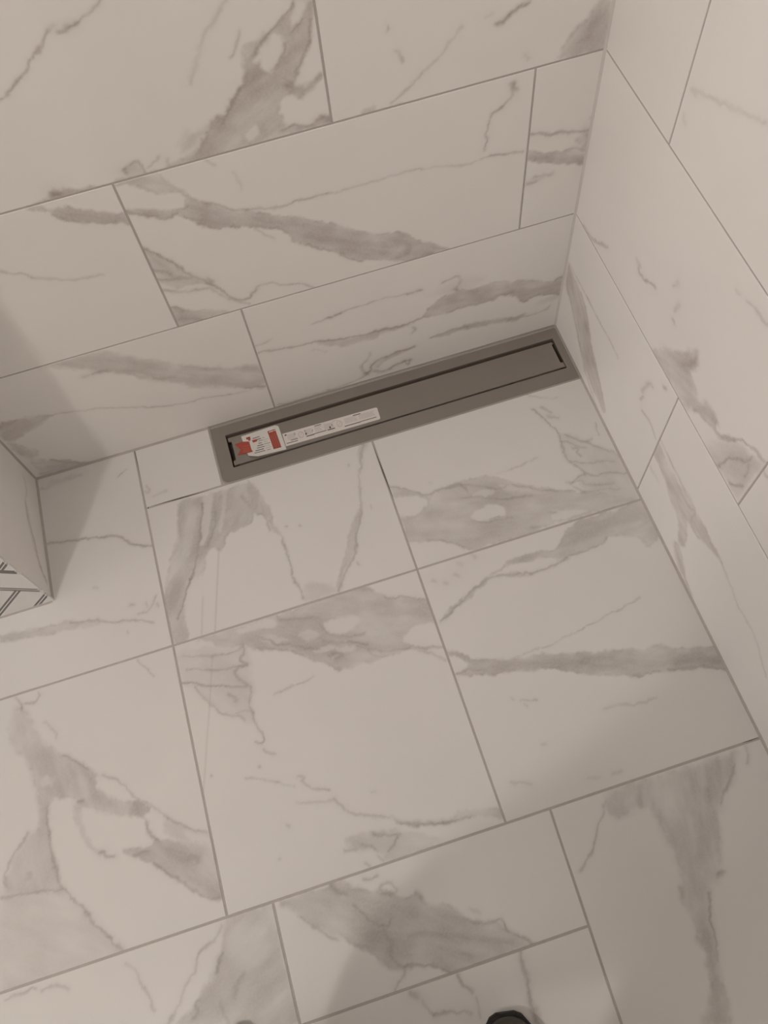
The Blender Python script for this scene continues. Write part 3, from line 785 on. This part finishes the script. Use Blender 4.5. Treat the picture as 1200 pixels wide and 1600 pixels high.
# dark strips laid in some joints, painting the shade of deep ungrouted grooves
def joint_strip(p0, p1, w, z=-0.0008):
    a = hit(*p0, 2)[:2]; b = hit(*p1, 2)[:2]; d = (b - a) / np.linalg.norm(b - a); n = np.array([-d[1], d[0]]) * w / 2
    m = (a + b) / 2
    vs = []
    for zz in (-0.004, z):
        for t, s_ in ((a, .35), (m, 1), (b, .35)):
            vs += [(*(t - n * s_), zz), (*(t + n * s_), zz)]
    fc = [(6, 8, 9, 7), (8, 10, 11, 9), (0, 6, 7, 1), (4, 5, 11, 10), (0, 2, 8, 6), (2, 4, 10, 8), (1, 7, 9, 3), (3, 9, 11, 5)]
    mesh_obj('joint_shade', vs, fc, M_JOINT_SHADE, floor)
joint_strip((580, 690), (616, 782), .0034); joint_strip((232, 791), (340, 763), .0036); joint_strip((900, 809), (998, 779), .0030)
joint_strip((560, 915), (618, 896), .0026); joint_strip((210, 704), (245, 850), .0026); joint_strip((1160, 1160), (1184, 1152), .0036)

# caulked inside corners
M_CAULK = plain('caulk', (0.68, 0.65, 0.62), .6, noise=.04)
def caulk(p0, p1, d1, d2, leg, mat, parent):
    p0, p1, d1, d2 = (np.array(q, float) for q in (p0, p1, d1, d2)); vs = []
    for p in (p0, p1):
        vs += [p - .0025 * (d1 + d2), p + leg * d1 - .0015 * d2, p + leg * d1, p + leg * .38 * (d1 + d2), p + leg * d2, p + leg * d2 - .0015 * d1]
    fc = [(i, (i + 1) % 6, 6 + (i + 1) % 6, 6 + i) for i in range(6)] + [tuple(range(6)), tuple(range(11, 5, -1))]
    mesh_obj('caulk_joint', vs, fc, mat, parent)
caulk((0, 0, .002), (0, 0, CEIL), (-1, 0, 0), (0, -1, 0), .0030, M_CAULK, wall_back)
caulk((0, R0 - .002, 0), (0, -1.60, 0), (-1, 0, 0), (0, 0, 1), .0034, M_GROUT, floor)
caulk((XS, 0, 0), (-.7215, 0, 0), (0, -1, 0), (0, 0, 1), .0032, M_GROUT, floor)
caulk((XS, 0, .002), (XS, 0, CEIL), (1, 0, 0), (0, -1, 0), .0026, M_GROUT, wall_left)
caulk((XS, YS, 0), (XS, 0, 0), (1, 0, 0), (0, 0, 1), .0036, M_GROUT, floor)
caulk((-1.41, YS, 0), (XS, YS, 0), (0, -1, 0), (0, 0, 1), .0034, M_GROUT, floor)

# herringbone front of the stub wall: white pieces on a dark grey bed, thin white liners in the joints
def clip(poly, x0, x1, z0, z1):
    for ax, c, sg in ((0, x0, 1), (0, x1, -1), (1, z0, 1), (1, z1, -1)):
        out = []
        for i in range(len(poly)):
            a, b = poly[i - 1], poly[i]; ia = (a[ax] - c) * sg >= 0; ib = (b[ax] - c) * sg >= 0
            if ia != ib:
                t = (c - a[ax]) / (b[ax] - a[ax]); out.append((a[0] + (b[0] - a[0]) * t, a[1] + (b[1] - a[1]) * t))
            if ib: out.append(b)
        poly = out
        if not poly: return []
    return poly
def area(p): return abs(sum(p[i - 1][0] * p[i][1] - p[i][0] * p[i - 1][1] for i in range(len(p)))) / 2
def slab(name, poly, y_front, y_back, mat, parent):
    n = len(poly); vs = [(x, y_front, z) for x, z in poly] + [(x, y_back, z) for x, z in poly]
    fc = [tuple(range(n)), tuple(range(2 * n - 1, n - 1, -1))] + [(i, (i + 1) % n, n + (i + 1) % n, n + i) for i in range(n)]
    return mesh_obj(name, vs, fc, mat, parent)
def pq(a, b): return ((a - b) / 2, (a + b) / 2)         # a = z + x, b = z - x
FX0, FX1, FZ0, FZ1 = -1.41, XS + .004, 0.001, CEIL - .002
gq = 0.0080
def quad_piece(a0, a1, b0, b1, lin):
    p = clip([pq(a0 + gq, b0 + gq), pq(a1 - gq, b0 + gq), pq(a1 - gq, b1 - gq), pq(a0 + gq, b1 - gq)], FX0, FX1, FZ0, FZ1)
    if p and area(p) > 2e-5: slab('tile', p, YS - .0006, YS + .0035, M_MOSAIC, wall_left)
    if lin:
        p = clip([pq(a0 + gq, b1 - .0013), pq(a1 - gq, b1 - .0013), pq(a1 - gq, b1 + .0013), pq(a0 + gq, b1 + .0013)], FX0, FX1, FZ0, FZ1)
        if p and area(p) > 5e-6: slab('liner', p, YS - .0005, YS + .003, M_MOSAIC, wall_left)
a_hi = -1.007
WA, WL = .085, .27
rows = []
a = a_hi - (WA + WL) * 2
while a < 1.4:
    rows.append((a - WL, a, 'div')); rows.append((a, a + WA, 'long')); a += WA + WL
for a0, a1, kd in rows:
    if kd == 'div':
        b = 1.093 - .075 * 4
        while b < 4.0: quad_piece(a0, a1, b, b + .075, True); b += .075
    else:
        b = 1.02 - .30 * 2
        while b < 4.0: quad_piece(a0, a1, b, b + .30, False); b += .30
        p = clip([pq(a0 - .0012, .9), pq(a0 + .0012, .9), pq(a0 + .0012, 4.0), pq(a0 - .0012, 4.0)], FX0, FX1, FZ0, FZ1)
        if p: slab('liner', p, YS - .0005, YS + .003, M_MOSAIC, wall_left)

# ------------------------------------------------------------------ linear drain
DX0, DX1, DY0, DY1 = -0.7175, -0.0035, -0.1318, -0.0055
drain = empty('linear_drain', ((DX0 + DX1) / 2, (DY0 + DY1) / 2, 0), label='long grey steel shower drain channel set along the back wall', cat='drain')
dl = drain.location
def loc(vs): return [(v_[0] - dl.x, v_[1] - dl.y, v_[2] - dl.z) for v_ in vs]
def corner(cx, cy, r, a0, n=6): return [(cx + r * math.cos(a0 + math.pi / 2 * i / n), cy + r * math.sin(a0 + math.pi / 2 * i / n)) for i in range(n + 1)]
# flange outline, matched vertex by vertex to the opening so that it is one ring of quads
def ring_pts(x0, x1, y0, y1, rfl, rest):
    P = corner(x0 + rfl, y0 + rfl, rfl, math.pi) + corner(x1 - rest, y0 + rest, rest, 1.5 * math.pi) + corner(x1 - rest, y1 - rest, rest, 0) + corner(x0 + rest, y1 - rest, rest, .5 * math.pi)
    return P
ou = ring_pts(DX0, DX1, DY0, DY1, .011, .002); inn = ring_pts(IX0, IX1, IY0, IY1, .0012, .0012)
n = len(ou); FT = 0.0004
vs = [(x, y, FT - .0006) for x, y in ou] + [(x + (.0006 if x < -.36 else -.0006), y + (.0006 if y < -.07 else -.0006), FT) for x, y in ou] + [(x, y, FT) for x, y in inn] + [(x, y, -.004) for x, y in inn] + [(x, y, -.006) for x, y in ou]
fc = []
for i in range(n):
    j = (i + 1) % n
    fc += [(i, j, n + j, n + i), (n + i, n + j, 2 * n + j, 2 * n + i), (2 * n + i, 2 * n + j, 3 * n + j, 3 * n + i), (i, 4 * n + i, 4 * n + j, j)]
mesh_obj('flange', loc(vs), fc, M_STEEL, drain)
tr = []
for z in (-.004, -.035): tr += [(x, y, z) for x, y in inn]
fc = [(i, (i + 1) % n, n + (i + 1) % n, n + i) for i in range(n)] + [tuple(range(n, 2 * n))]
mesh_obj('trough', loc(tr), fc, M_TROUGH, drain)
# silicone bead round the flange
def bead(pts, w, h, name='sealant_bead'):
    vs = []; fc = []
    pts = [np.array(p) for p in pts]
    for i, p in enumerate(pts):
        a = pts[max(i - 1, 0)]; b = pts[min(i + 1, len(pts) - 1)]; d = b - a; d = d / np.linalg.norm(d); nn = np.array([-d[1], d[0]])
        for k in range(5):
            t = math.pi * k / 4; q = p + nn * w / 2 * math.cos(t); vs.append((q[0], q[1], -.0012 + h * math.sin(t)))
    for i in range(len(pts) - 1):
        for k in range(4): fc.append((5 * i + k, 5 * i + k + 1, 5 * i + 6 + k, 5 * i + 5 + k))
    return mesh_obj(name, loc(vs), fc, M_SIL, drain, smooth=True)
M_SIL = plain('sealant', (0.42, 0.39, 0.36), .5, noise=.05)
bead([(DX0 - .0018, DY1 + .004), (DX0 - .0018, -.07), (DX0 - .0018, DY0 + .011), (DX0 + .003, DY0 + .0015), (DX0 + .011, DY0 - .0012), (-.4, DY0 - .0012), (-.1, DY0 - .0012), (DX1, DY0 - .0012)], .0030, .0014)
bead([(DX0, DY1 + .0028), (-.5, DY1 + .0028), (-.2, DY1 + .0028), (DX1, DY1 + .0028)], .0042, .0022)

# cover plate: notched ends, folded-down long edges
CX0, CX1, CY0, CY1 = IX0 + .0028, IX1 - .0010, IY0 + .0042, IY1 - .0072
NT = .0056; NY = .011
cov = empty('drain_cover', ((CX0 + CX1) / 2, (CY0 + CY1) / 2, -.020), label='flat brushed steel drain cover carrying two paper stickers', cat='drain cover')
outl = [(CX0, CY0), (CX1, CY0), (CX1, CY0 + NY), (CX1 - NT, CY0 + NY + .0015), (CX1 - NT, CY1 - .006), (CX1 - .001, CY1 - .004), (CX1 - .004, CY1),
        (CX0, CY1), (CX0, CY1 - .009), (CX0 + NT, CY1 - .0105), (CX0 + NT, CY0 + NY + .001), (CX0, CY0 + NY - .001)]
CT = -0.0004
cl = cov.location
bm = bmesh.new()
top = [bm.verts.new((x - cl.x, y - cl.y, CT - cl.z)) for x, y in outl]
fce = bm.faces.new(top)
r = bmesh.ops.extrude_face_region(bm, geom=[fce]); bmesh.ops.translate(bm, vec=(0, 0, -.0015), verts=[g for g in r['geom'] if isinstance(g, bmesh.types.BMVert)])
ed = [e_ for e_ in bm.edges if all(abs(v_.co.z - (CT - cl.z)) < 1e-6 for v_ in e_.verts)]
bmesh.ops.bevel(bm, geom=ed, offset=.0008, segments=2, affect='EDGES')
bm_obj('plate', bm, M_STEEL, cov)
for y in (CY0 + .0008, CY1 - .0008):
    b = box_vf(CX0 + .01 - cl.x, CX1 - .01 - cl.x, y - .0006 - cl.y, y + .0006 - cl.y, 0.0, CT - .0015 - cl.z)
    mesh_obj('skirt', b[0], b[1], M_STEEL, cov)
for x in (-.60, -.355, -.10):
    b = box_vf(x - .006 - cl.x, x + .006 - cl.x, CY0 + .002 - cl.y, CY1 - .002 - cl.y, -.0148, CT - .0015 - cl.z)
    mesh_obj('rest_bracket', b[0], b[1], M_STEEL, cov)

# stickers: outlines and prints traced on the plate
def C(u, v_, z=CT): p = hit(u, v_, 2, z); return (p[0] - cl.x, p[1] - cl.y)
def flat(name, px, z, mat, parent, th=.00012, label=None):
    P = [C(*p) for p in px]; n_ = len(P)
    vs = [(x, y, z - cl.z + th) for x, y in P] + [(x, y, z - cl.z) for x, y in P]
    fc = [tuple(range(n_))] + [tuple(range(2 * n_ - 1, n_ - 1, -1))] + [(i, (i + 1) % n_, n_ + (i + 1) % n_, n_ + i) for i in range(n_)]
    return mesh_obj(name, vs, fc, mat, parent, label=label)
def bar(p0, p1, w, z, mat, parent, name='print'):
    a = np.array(p0, float); b = np.array(p1, float); d = (b - a) / np.linalg.norm(b - a); q = np.array([-d[1], d[0]]) * w / 2
    return flat(name, [tuple(a - q), tuple(b - q), tuple(b + q), tuple(a + q)], z, mat, parent)
Z1 = CT + .00004
strip = flat('instruction_sticker', [(441, 678), (586.5, 636.9), (589.2, 637.3), (594.3, 653.3), (592.8, 655.2), (447, 697.4)], Z1, M_PAPER2, cov, label='long narrow white sticker with small grey print and pictograms')
Z2 = Z1 + .00014
def sp(t, s_):   # along and across the strip, 0..1
    a = np.array((442.5, 677.6)); b = np.array((588.5, 636.6)); c = np.array((594, 654.6)); d = np.array((447.4, 697.0))
    return tuple((a * (1 - t) + b * t) * (1 - s_) + (d * (1 - t) + c * t) * s_)
def sbox(t0, t1, s0_, s1_, mat): flat('print', [sp(t0, s0_), sp(t1, s0_), sp(t1, s1_), sp(t0, s1_)], Z2, mat, strip)
for t0, t1, s_, w_ in ((.01, .13, .80, .05), (.06, .135, .64, .05), (.225, .31, .68, .07), (.31, .44, .66, .05), (.45, .53, .66, .07), (.63, .80, .76, .06), (.80, .97, .74, .05),
                       (.74, .82, .10, .06), (.33, .40, .08, .05), (.52, .58, .10, .04), (.01, .03, .12, .10)):
    sbox(t0, t1, s_, s_ + w_, M_INK if w_ > .045 else M_GREYINK)
for t0, t1 in ((.03, .125), (.22, .30), (.32, .40), (.42, .53), (.64, .78), (.79, .965)):
    for k in range(5): sbox(t0 + .004, t1 - .006 * ((k * 3) % 4), .20 + .088 * k, .225 + .088 * k, M_GREYINK)
for t0, s_ in ((.105, .18), (.22, .42), (.475, .45), (.29, .30), (.215, .18), (.50, .30)): sbox(t0, t0 + .016, s_, s_ + .17, M_INK if s_ > .4 else M_GREYINK)
for tc_ in (.175, .585):
    pts = [sp(tc_ + .030 * math.cos(a_), .46 + .27 * math.sin(a_)) for a_ in np.linspace(0, 2 * math.pi, 17)[:-1]]
    pin = [sp(tc_ + .022 * math.cos(a_), .46 + .20 * math.sin(a_)) for a_ in np.linspace(0, 2 * math.pi, 17)[:-1]]
    P = [C(*p) for p in pts] + [C(*p) for p in pin]
    mesh_obj('print', [(x, y, Z2 + .00005 - cl.z) for x, y in P], [(i, (i + 1) % 16, 16 + (i + 1) % 16, 16 + i) for i in range(16)], M_PINKINK, strip)
    bar(sp(tc_ - .016, .62), sp(tc_ + .016, .30), .9, Z2, M_PINKINK, strip)

# main label, front-left corner curling up off the plate
ZL = Z2 + .0003
def lp(s_, t):   # label coordinates: s along the long side, t toward the viewer
    a = np.array((376.6, 682.0)); b = np.array((434.0, 663.0)); c = np.array((447.6, 702.0)); d = np.array((389.5, 716.5))
    return (a * (1 - s_) + b * s_) * (1 - t) + (d * (1 - s_) + c * s_) * t
def curl(s_, t): return .0042 * max(0, t - .72) / .28 * max(0, .62 - s_) / .62 + .0007 * max(0, t - .8) / .2
def lz(s_, t): return ZL + curl(s_, t)
def lab3(s_, t, dz=0.0):
    s2 = s_; t2 = t
    z = lz(s2, t2) + dz; p = hit(*lp(s2, t2), 2, z); return (p[0] - cl.x, p[1] - cl.y, z - cl.z)
NS, NT2 = 30, 20
vs = []; fc = []; idx = {}
def in_lab(s_, t):
    if s_ < .22 and t > .90 + .10 * s_ / .22: return False
    if s_ < .05 and t > .90: return False
    if s_ > .955 and t < .06: return False
    return True
for j in range(NT2 + 1):
    for i in range(NS + 1):
        s_, t = i / NS, j / NT2
        if s_ > .92 and t < .12: s_ = min(s_, .92 + .08 * math.sqrt(max(0, 1 - ((.12 - t) / .12) ** 2)))
        if s_ < .24 and t > .88: t = min(t, .88 + .12 * s_ / .24)
        idx[i, j] = len(vs); vs.append(lab3(s_, t))
for j in range(NT2):
    for i in range(NS): fc.append((idx[i, j], idx[i, j + 1], idx[i + 1, j + 1], idx[i + 1, j]))
label = mesh_obj('paper_label', vs, fc, M_PAPER, cov, label='white paper label with red box, red arrow tail and black print')
def lpatch(quad, mat, nm='print', dz=.00012, lab=None):
    q = [np.array(p) for p in quad]; nn_ = 6; V = []; Fq = []
    for j in range(nn_ + 1):
        for i in range(nn_ + 1):
            s_, t = i / nn_, j / nn_; p = (q[0] * (1 - s_) + q[1] * s_) * (1 - t) + (q[3] * (1 - s_) + q[2] * s_) * t
            V.append(lab3(p[0], p[1], dz))
    for j in range(nn_):
        for i in range(nn_): a_ = j * (nn_ + 1) + i; Fq.append((a_, a_ + nn_ + 1, a_ + nn_ + 2, a_ + 1))
    return mesh_obj(nm, V, Fq, mat, label, label=lab)
def lrect(s0_, s1_, t0, t1, mat, **k): return lpatch([(s0_, t0), (s1_, t0), (s1_, t1), (s0_, t1)], mat, **k)
lrect(.685, .895, .135, .875, M_RED, nm='red_box', lab='tall red printed box with fine lettering')
lrect(.715, .835, .165, .20, M_PAPER, dz=.0002); lrect(.855, .885, .16, .20, M_PAPER, dz=.0002)
lrect(.69, .89, .135, .15, M_INK, dz=.0002)
M_ORNG = plain('print_orange', (0.52, 0.16, 0.09), .5)
for k in range(10):
    s_ = .705 + .018 * k; h = [.55, .5, .58, .52, .6, .45, .55, .5, .57, .5][k]
    lrect(s_, s_ + .006, .25 + .03 * (k % 3), .25 + h, M_ORNG if k % 3 else M_INK, dz=.0002)
lrect(.69, .74, .85, .875, M_INK, dz=.0002); lrect(.78, .80, .80, .87, M_INK, dz=.0002)
lrect(.105, .215, .115, .20, M_RED, nm='red_mark', lab='small bold red mark at the corner of the label'); lrect(.125, .21, .135, .155, M_INK, dz=.0002); lrect(.135, .21, .20, .235, M_RED); lrect(.15, .20, .235, .28, M_RED)
M_TEXT = plain('print_text', (0.17, 0.16, 0.155), .6)
for k in range(8):
    t = .22 + .086 * k; s0_ = [.25, .27, .37, .35, .30, .27, .21, .17][k]
    lrect(s0_ + .01, .45 + .02 * (k % 3), t, t + [.032, .036, .022, .030, .034, .030, .034, .028][k], M_TEXT)
    if k: lrect(.49 + .015 * (k % 2), [.0, .56, .64, .60, .66, .63, .66, .62][k], t + .008, t + .026, M_TEXT if k % 3 == 1 else M_GREYINK)
lpatch([(.23, .29), (.36, .30), (.355, .39), (.24, .40)], M_RED, dz=.0002)
# red arrow tail of the label: a fishtail tongue that reaches onto the plate
tail = flat('arrow_tail', [(367.2, 694.6), (378, 690.6), (389.5, 690.2), (392, 697), (395.2, 706.5), (384.5, 709), (371.2, 711.8), (376.4, 703.2)], ZL + .0004, M_RED, label, label='red fishtail arrow end of the label')
flat('arrow_window', [(390.0, 692.2), (398.6, 695.2), (393.6, 704.2)], ZL + .0006, M_PAPER, label)
for y0 in (697, 700.5, 703.5, 706): bar((380, y0 + 1.0), (390, y0 - .6), .8, ZL + .00065, M_ORNG, label)

# ------------------------------------------------------------------ lamps
M_TRIM = plain('lamp_trim', (0.75, 0.75, 0.75), .4)
def emitter(name, col, strength):
    m = bpy.data.materials.new(name); nt, p = nodes(m)
    p.inputs['Emission Color'].default_value = (*col, 1); p.inputs['Emission Strength'].default_value = strength
    return m
M_LENS = emitter('fill_lens', (1, .92, .8), 4.0)
M_BULB = emitter('lamp_bulb', (1.0, 0.915, 0.845), KEY_W / (4 * math.pi ** 2 * BULB_R ** 2))
def lathe(prof, n_=32):
    vs = []; fc = []; m_ = len(prof)
    for i in range(n_):
        a_ = 2 * math.pi * i / n_
        vs += [(r_ * math.cos(a_), r_ * math.sin(a_), z_) for r_, z_ in prof]
    for i in range(n_):
        j = (i + 1) % n_
        for k in range(m_ - 1): fc.append((m_ * i + k, m_ * j + k, m_ * j + k + 1, m_ * i + k + 1))
    return vs, fc
t_ = empty('ceiling_fill', (TOP[0], TOP[1], CEIL), label='added round fill light in the ceiling over the shower', cat='ceiling light')  # housing of the added fill light
rr = TOP[2] / 2 + .004
v_, f_ = lathe([(rr, -.001), (rr, -.012), (rr + .02, -.010), (rr + .02, -.001)]); mesh_obj('trim_ring', v_, f_, M_TRIM, t_)
v_, f_ = lathe([(.0005, -.010), (rr * .6, -.010), (rr, -.008), (rr, -.003), (.0005, -.003)]); mesh_obj('lens', v_, f_, M_LENS, t_)
t_ = empty('wall_lamp', (KEY[0], FRONT_Y, KEY[2]), label='bare globe bulb wall lamp on the wall behind the camera', cat='wall lamp')
dy = KEY[1] - FRONT_Y
v_, f_ = lathe([(.0005, 0), (.05, 0), (.05, .012), (.042, .018), (.0005, .018)]); o_ = mesh_obj('back_plate', v_, f_, M_TRIM, t_); o_.rotation_euler = (-math.pi / 2, 0, 0)
v_, f_ = lathe([(.009, .018), (.009, dy - .075), (.0005, dy - .075)]); o_ = mesh_obj('arm', v_, f_, M_TRIM, t_); o_.rotation_euler = (-math.pi / 2, 0, 0)
v_, f_ = lathe([(.0005, dy - .075), (.020, dy - .075), (.022, dy - .034), (.0005, dy - .034)]); o_ = mesh_obj('socket', v_, f_, M_TRIM, t_); o_.rotation_euler = (-math.pi / 2, 0, 0)
v_, f_ = lathe([(max(.0004, BULB_R * math.sin(a_)), dy - BULB_R * math.cos(a_)) for a_ in np.linspace(0, math.pi, 13)]); o_ = mesh_obj('bulb', v_, f_, M_BULB, t_, smooth=True); o_.rotation_euler = (-math.pi / 2, 0, 0)
# ------------------------------------------------------------------ shoes and the person standing in them
def make_shoe(name, toe, heading, label):
    """toe: floor point under the toe tip; heading: angle of the heel->toe direction"""
    root = empty(name, (toe[0], toe[1], 0), label=label, cat='shoe'); root.rotation_euler = (0, 0, heading - math.pi / 2)
    # stations from toe (y=0) back to heel (y=-0.29): half width, top height, centre shift
    st = [(-.0015, .010, .026), (-.006, .020, .034), (-.016, .030, .042), (-.032, .039, .050), (-.055, .046, .057), (-.085, .049, .066), (-.115, .046, .080), (-.150, .040, .100), (-.180, .037, .112), (-.215, .036, .115), (-.250, .035, .112), (-.275, .031, .108), (-.287, .020, .104), (-.290, .010, .100)]
    vs = []; fc = []; K = 14
    for y, w, h in st:
        for k in range(K + 1):
            a_ = math.pi * k / K
            cx = math.copysign(abs(math.cos(a_)) ** .8, math.cos(a_)); sz_ = math.sin(a_) ** .75
            vs.append((w * cx, y, .018 + (h - .018) * sz_))
    for i in range(len(st) - 1):
        for k in range(K): a_ = i * (K + 1) + k; fc.append((a_, a_ + 1, a_ + K + 2, a_ + K + 1))
    fc.append(tuple(range(K + 1))); fc.append(tuple((len(st) - 1) * (K + 1) + k for k in range(K + 1)))
    up = mesh_obj('upper', vs, fc, M_SHOE, root, smooth=True)
    md = up.modifiers.new('sub', 'SUBSURF'); md.levels = 1; md.render_levels = 2
    # sole and welt
    out = [(w + .003, y + (.0035 if y > -.01 else 0)) for y, w, h in st]
    pts = [(w, y) for w, y in out] + [(-w, y) for w, y in reversed(out)]
    n_ = len(pts)
    vs = [(x, y, .0003) for x, y in pts] + [(x, y, .019) for x, y in pts] + [(x * .95, y * .99 - .002, .023) for x, y in pts]
    fc = [tuple(range(n_))[::-1]] + [(i, (i + 1) % n_, n_ + (i + 1) % n_, n_ + i) for i in range(n_)] + [(n_ + i, n_ + (i + 1) % n_, 2 * n_ + (i + 1) % n_, 2 * n_ + i) for i in range(n_)] + [tuple(range(2 * n_, 3 * n_))]
    mesh_obj('sole', vs, fc, M_SOLE, root, smooth=False)
    # toe-cap seam and laces
    def tube(name, pts, r_, mat):
        cu = bpy.data.curves.new(name, 'CURVE'); cu.dimensions = '3D'; cu.bevel_depth = r_; cu.bevel_resolution = 2
        sp_ = cu.splines.new('POLY'); sp_.points.add(len(pts) - 1)
        for q, pt in zip(sp_.points, pts): q.co = (*pt, 1)
        tmp = bpy.data.objects.new(name, cu); COL.objects.link(tmp)
        dg = bpy.context.evaluated_depsgraph_get(); me = bpy.data.meshes.new_from_object(tmp.evaluated_get(dg))
        bpy.data.objects.remove(tmp); me.materials.clear(); me.materials.append(mat)
        return link(bpy.data.objects.new(name, me), root)
    tube('toe_seam', [(.0445 * math.cos(a_) , -.044 - .012 * math.sin(a_), .0185 + .0375 * math.sin(a_) ** .75) for a_ in np.linspace(.1, math.pi - .1, 15)], .0011, M_SOLE)
    for y, z in ((-.095, .072), (-.112, .080), (-.130, .090)):
        tube('lace', [(-.022, y, z - .004), (-.008, y - .002, z + .001), (.008, y - .002, z + .001), (.022, y, z - .004)], .0018, M_SOLE)
    return root
RT = hit(790, 1585, 2, .02); LT = hit(352, 1614, 2, .02)
shoe_r = make_shoe('shoe', RT[:2], math.radians(80), 'black glossy leather shoe, toe tip at the bottom edge of the photo')
shoe_l = make_shoe('shoe', LT[:2], math.radians(100), 'black glossy shoe just below the frame, left foot of the pair')

M_SKIN = plain('skin', (0.55, 0.36, 0.27), .55); M_TROU = plain('trousers', (0.055, 0.055, 0.06), .9, noise=.15, scale=300)
M_SHIRT = plain('sweater', (0.16, 0.165, 0.18), .95, noise=.15, scale=250); M_HAIR = plain('hair', (0.035, 0.025, 0.02), .6, noise=.3, scale=200)
def foot_pt(toe, head, back, z): return Vector((toe[0] - math.cos(head) * back, toe[1] - math.sin(head) * back, z))
rA = foot_pt(RT, math.radians(80), .205, .125); lA = foot_pt(LT, math.radians(100), .205, .125)
J = {}
def jt(n_, co, r_): J[n_] = (Vector(co), r_)
pel = Vector((-.71, -1.135, .93))
jt('pel', pel, .150); jt('waist', (-.705, -1.115, 1.06), .150); jt('chest', (-.70, -1.125, 1.26), .155); jt('upch', (-.70, -1.145, 1.39), .105)
jt('neck', (-.695, -1.140, 1.49), .052); jt('head', (-.69, -1.105, 1.59), .078); jt('crown', (-.69, -1.085, 1.69), .075); jt('nose', (-.688, -1.020, 1.575), .012)
for sgn, an, T_ in ((1, rA, 'r'), (-1, lA, 'l')):
    hip = pel + Vector((.105 * sgn, 0, -.06)); jt(T_ + 'hip', hip, .108)
    knee = hip.lerp(an, .52) + Vector((.0, .095 if sgn < 0 else .02, 0)); jt(T_ + 'knee', knee, .085); jt(T_ + 'calf', knee.lerp(an, .4) + Vector((0, .012 if sgn < 0 else -.02, 0)), .084); jt(T_ + 'ank', an + Vector((0, 0, .055)), .066)
    sh = Vector((-.70 + .19 * sgn, -1.16, 1.39)); jt(T_ + 'sho', sh, .065); el = Vector((-.69 + .275 * sgn, -1.075, 1.13)); jt(T_ + 'elb', el, .052)
    wr = Vector((-.55 + .075 * sgn, -1.015, 1.385)); jt(T_ + 'wri', wr, .029); pm = wr + Vector((-.018 * sgn, .045, .03)); jt(T_ + 'pal', pm, .026)
    for k in range(4):
        b = pm + Vector((-.010 * sgn, .010, .036 - .016 * k)); jt(T_ + 'k%d' % k, b, .0095); jt(T_ + 'f%d' % k, b + Vector((-.020 * sgn, -.004, .010)), .0085); jt(T_ + 't%d' % k, b + Vector((-.032 * sgn, -.018, .012)), .0075)
    jt(T_ + 'th', pm + Vector((-.022 * sgn, -.022, .020)), .011); jt(T_ + 'tt', pm + Vector((-.042 * sgn, -.020, .030)), .009)
EDG = [('pel', 'waist'), ('waist', 'chest'), ('chest', 'upch'), ('upch', 'neck'), ('neck', 'head'), ('head', 'crown'), ('head', 'nose')]
for T_ in 'rl':
    EDG += [('pel', T_ + 'hip'), (T_ + 'hip', T_ + 'knee'), (T_ + 'knee', T_ + 'calf'), (T_ + 'calf', T_ + 'ank'), ('upch', T_ + 'sho'), (T_ + 'sho', T_ + 'elb'), (T_ + 'elb', T_ + 'wri'), (T_ + 'wri', T_ + 'pal'), (T_ + 'pal', T_ + 'th'), (T_ + 'th', T_ + 'tt')]
    for k in range(4): EDG += [(T_ + 'pal', T_ + 'k%d' % k), (T_ + 'k%d' % k, T_ + 'f%d' % k), (T_ + 'f%d' % k, T_ + 't%d' % k)]
keys = list(J); ki = {k: i for i, k in enumerate(keys)}
me = bpy.data.meshes.new('person_rig'); me.from_pydata([J[k][0] for k in keys], [(ki[a_], ki[b_]) for a_, b_ in EDG], [])
tmp = bpy.data.objects.new('person_rig', me); COL.objects.link(tmp)
tmp.modifiers.new('skin', 'SKIN').use_smooth_shade = True
for i, k in enumerate(keys):
    sv = me.skin_vertices[0].data[i]; sv.radius = (J[k][1], J[k][1]); sv.use_root = (k == 'pel')
sb = tmp.modifiers.new('sub', 'SUBSURF'); sb.levels = 2; sb.render_levels = 2
dg = bpy.context.evaluated_depsgraph_get(); body = bpy.data.meshes.new_from_object(tmp.evaluated_get(dg)); body.name = 'person'
bpy.data.objects.remove(tmp)
body.materials.clear()
for m_ in (M_TROU, M_SHIRT, M_SKIN): body.materials.append(m_)
for p_ in body.polygons:
    c_ = p_.center
    p_.material_index = 2 if (c_.z > 1.475 and abs(c_.x + .69) < .12) or c_.y > -1.02 and c_.z > 1.3 else (1 if c_.z > .97 else 0)
    p_.use_smooth = True
person = link(bpy.data.objects.new('person', body), label='person in dark clothes holding up both hands, standing at the camera', cat='person')
bm = bmesh.new(); bmesh.ops.create_uvsphere(bm, u_segments=24, v_segments=14, radius=1.0)
for v_ in bm.verts:
    c_ = v_.co.copy(); v_.co = Vector((-.69 + .092 * c_.x, -1.108 + .105 * c_.y, 1.655 + .105 * c_.z))
bmesh.ops.delete(bm, geom=[v_ for v_ in bm.verts if v_.co.z < 1.59 or (v_.co.y > -1.04 and v_.co.z < 1.70)], context='VERTS')
bm_obj('hair', bm, M_HAIR, person, smooth=True)
M_EYE = plain('eye', (0.05, 0.04, 0.035), .2)
for sx in (-.03, .03):
    bm = bmesh.new(); bmesh.ops.create_uvsphere(bm, u_segments=10, v_segments=8, radius=.010, matrix=Matrix.Translation((-.69 + sx, -1.033, 1.605))); bm_obj('eye', bm, M_EYE, person, smooth=True)
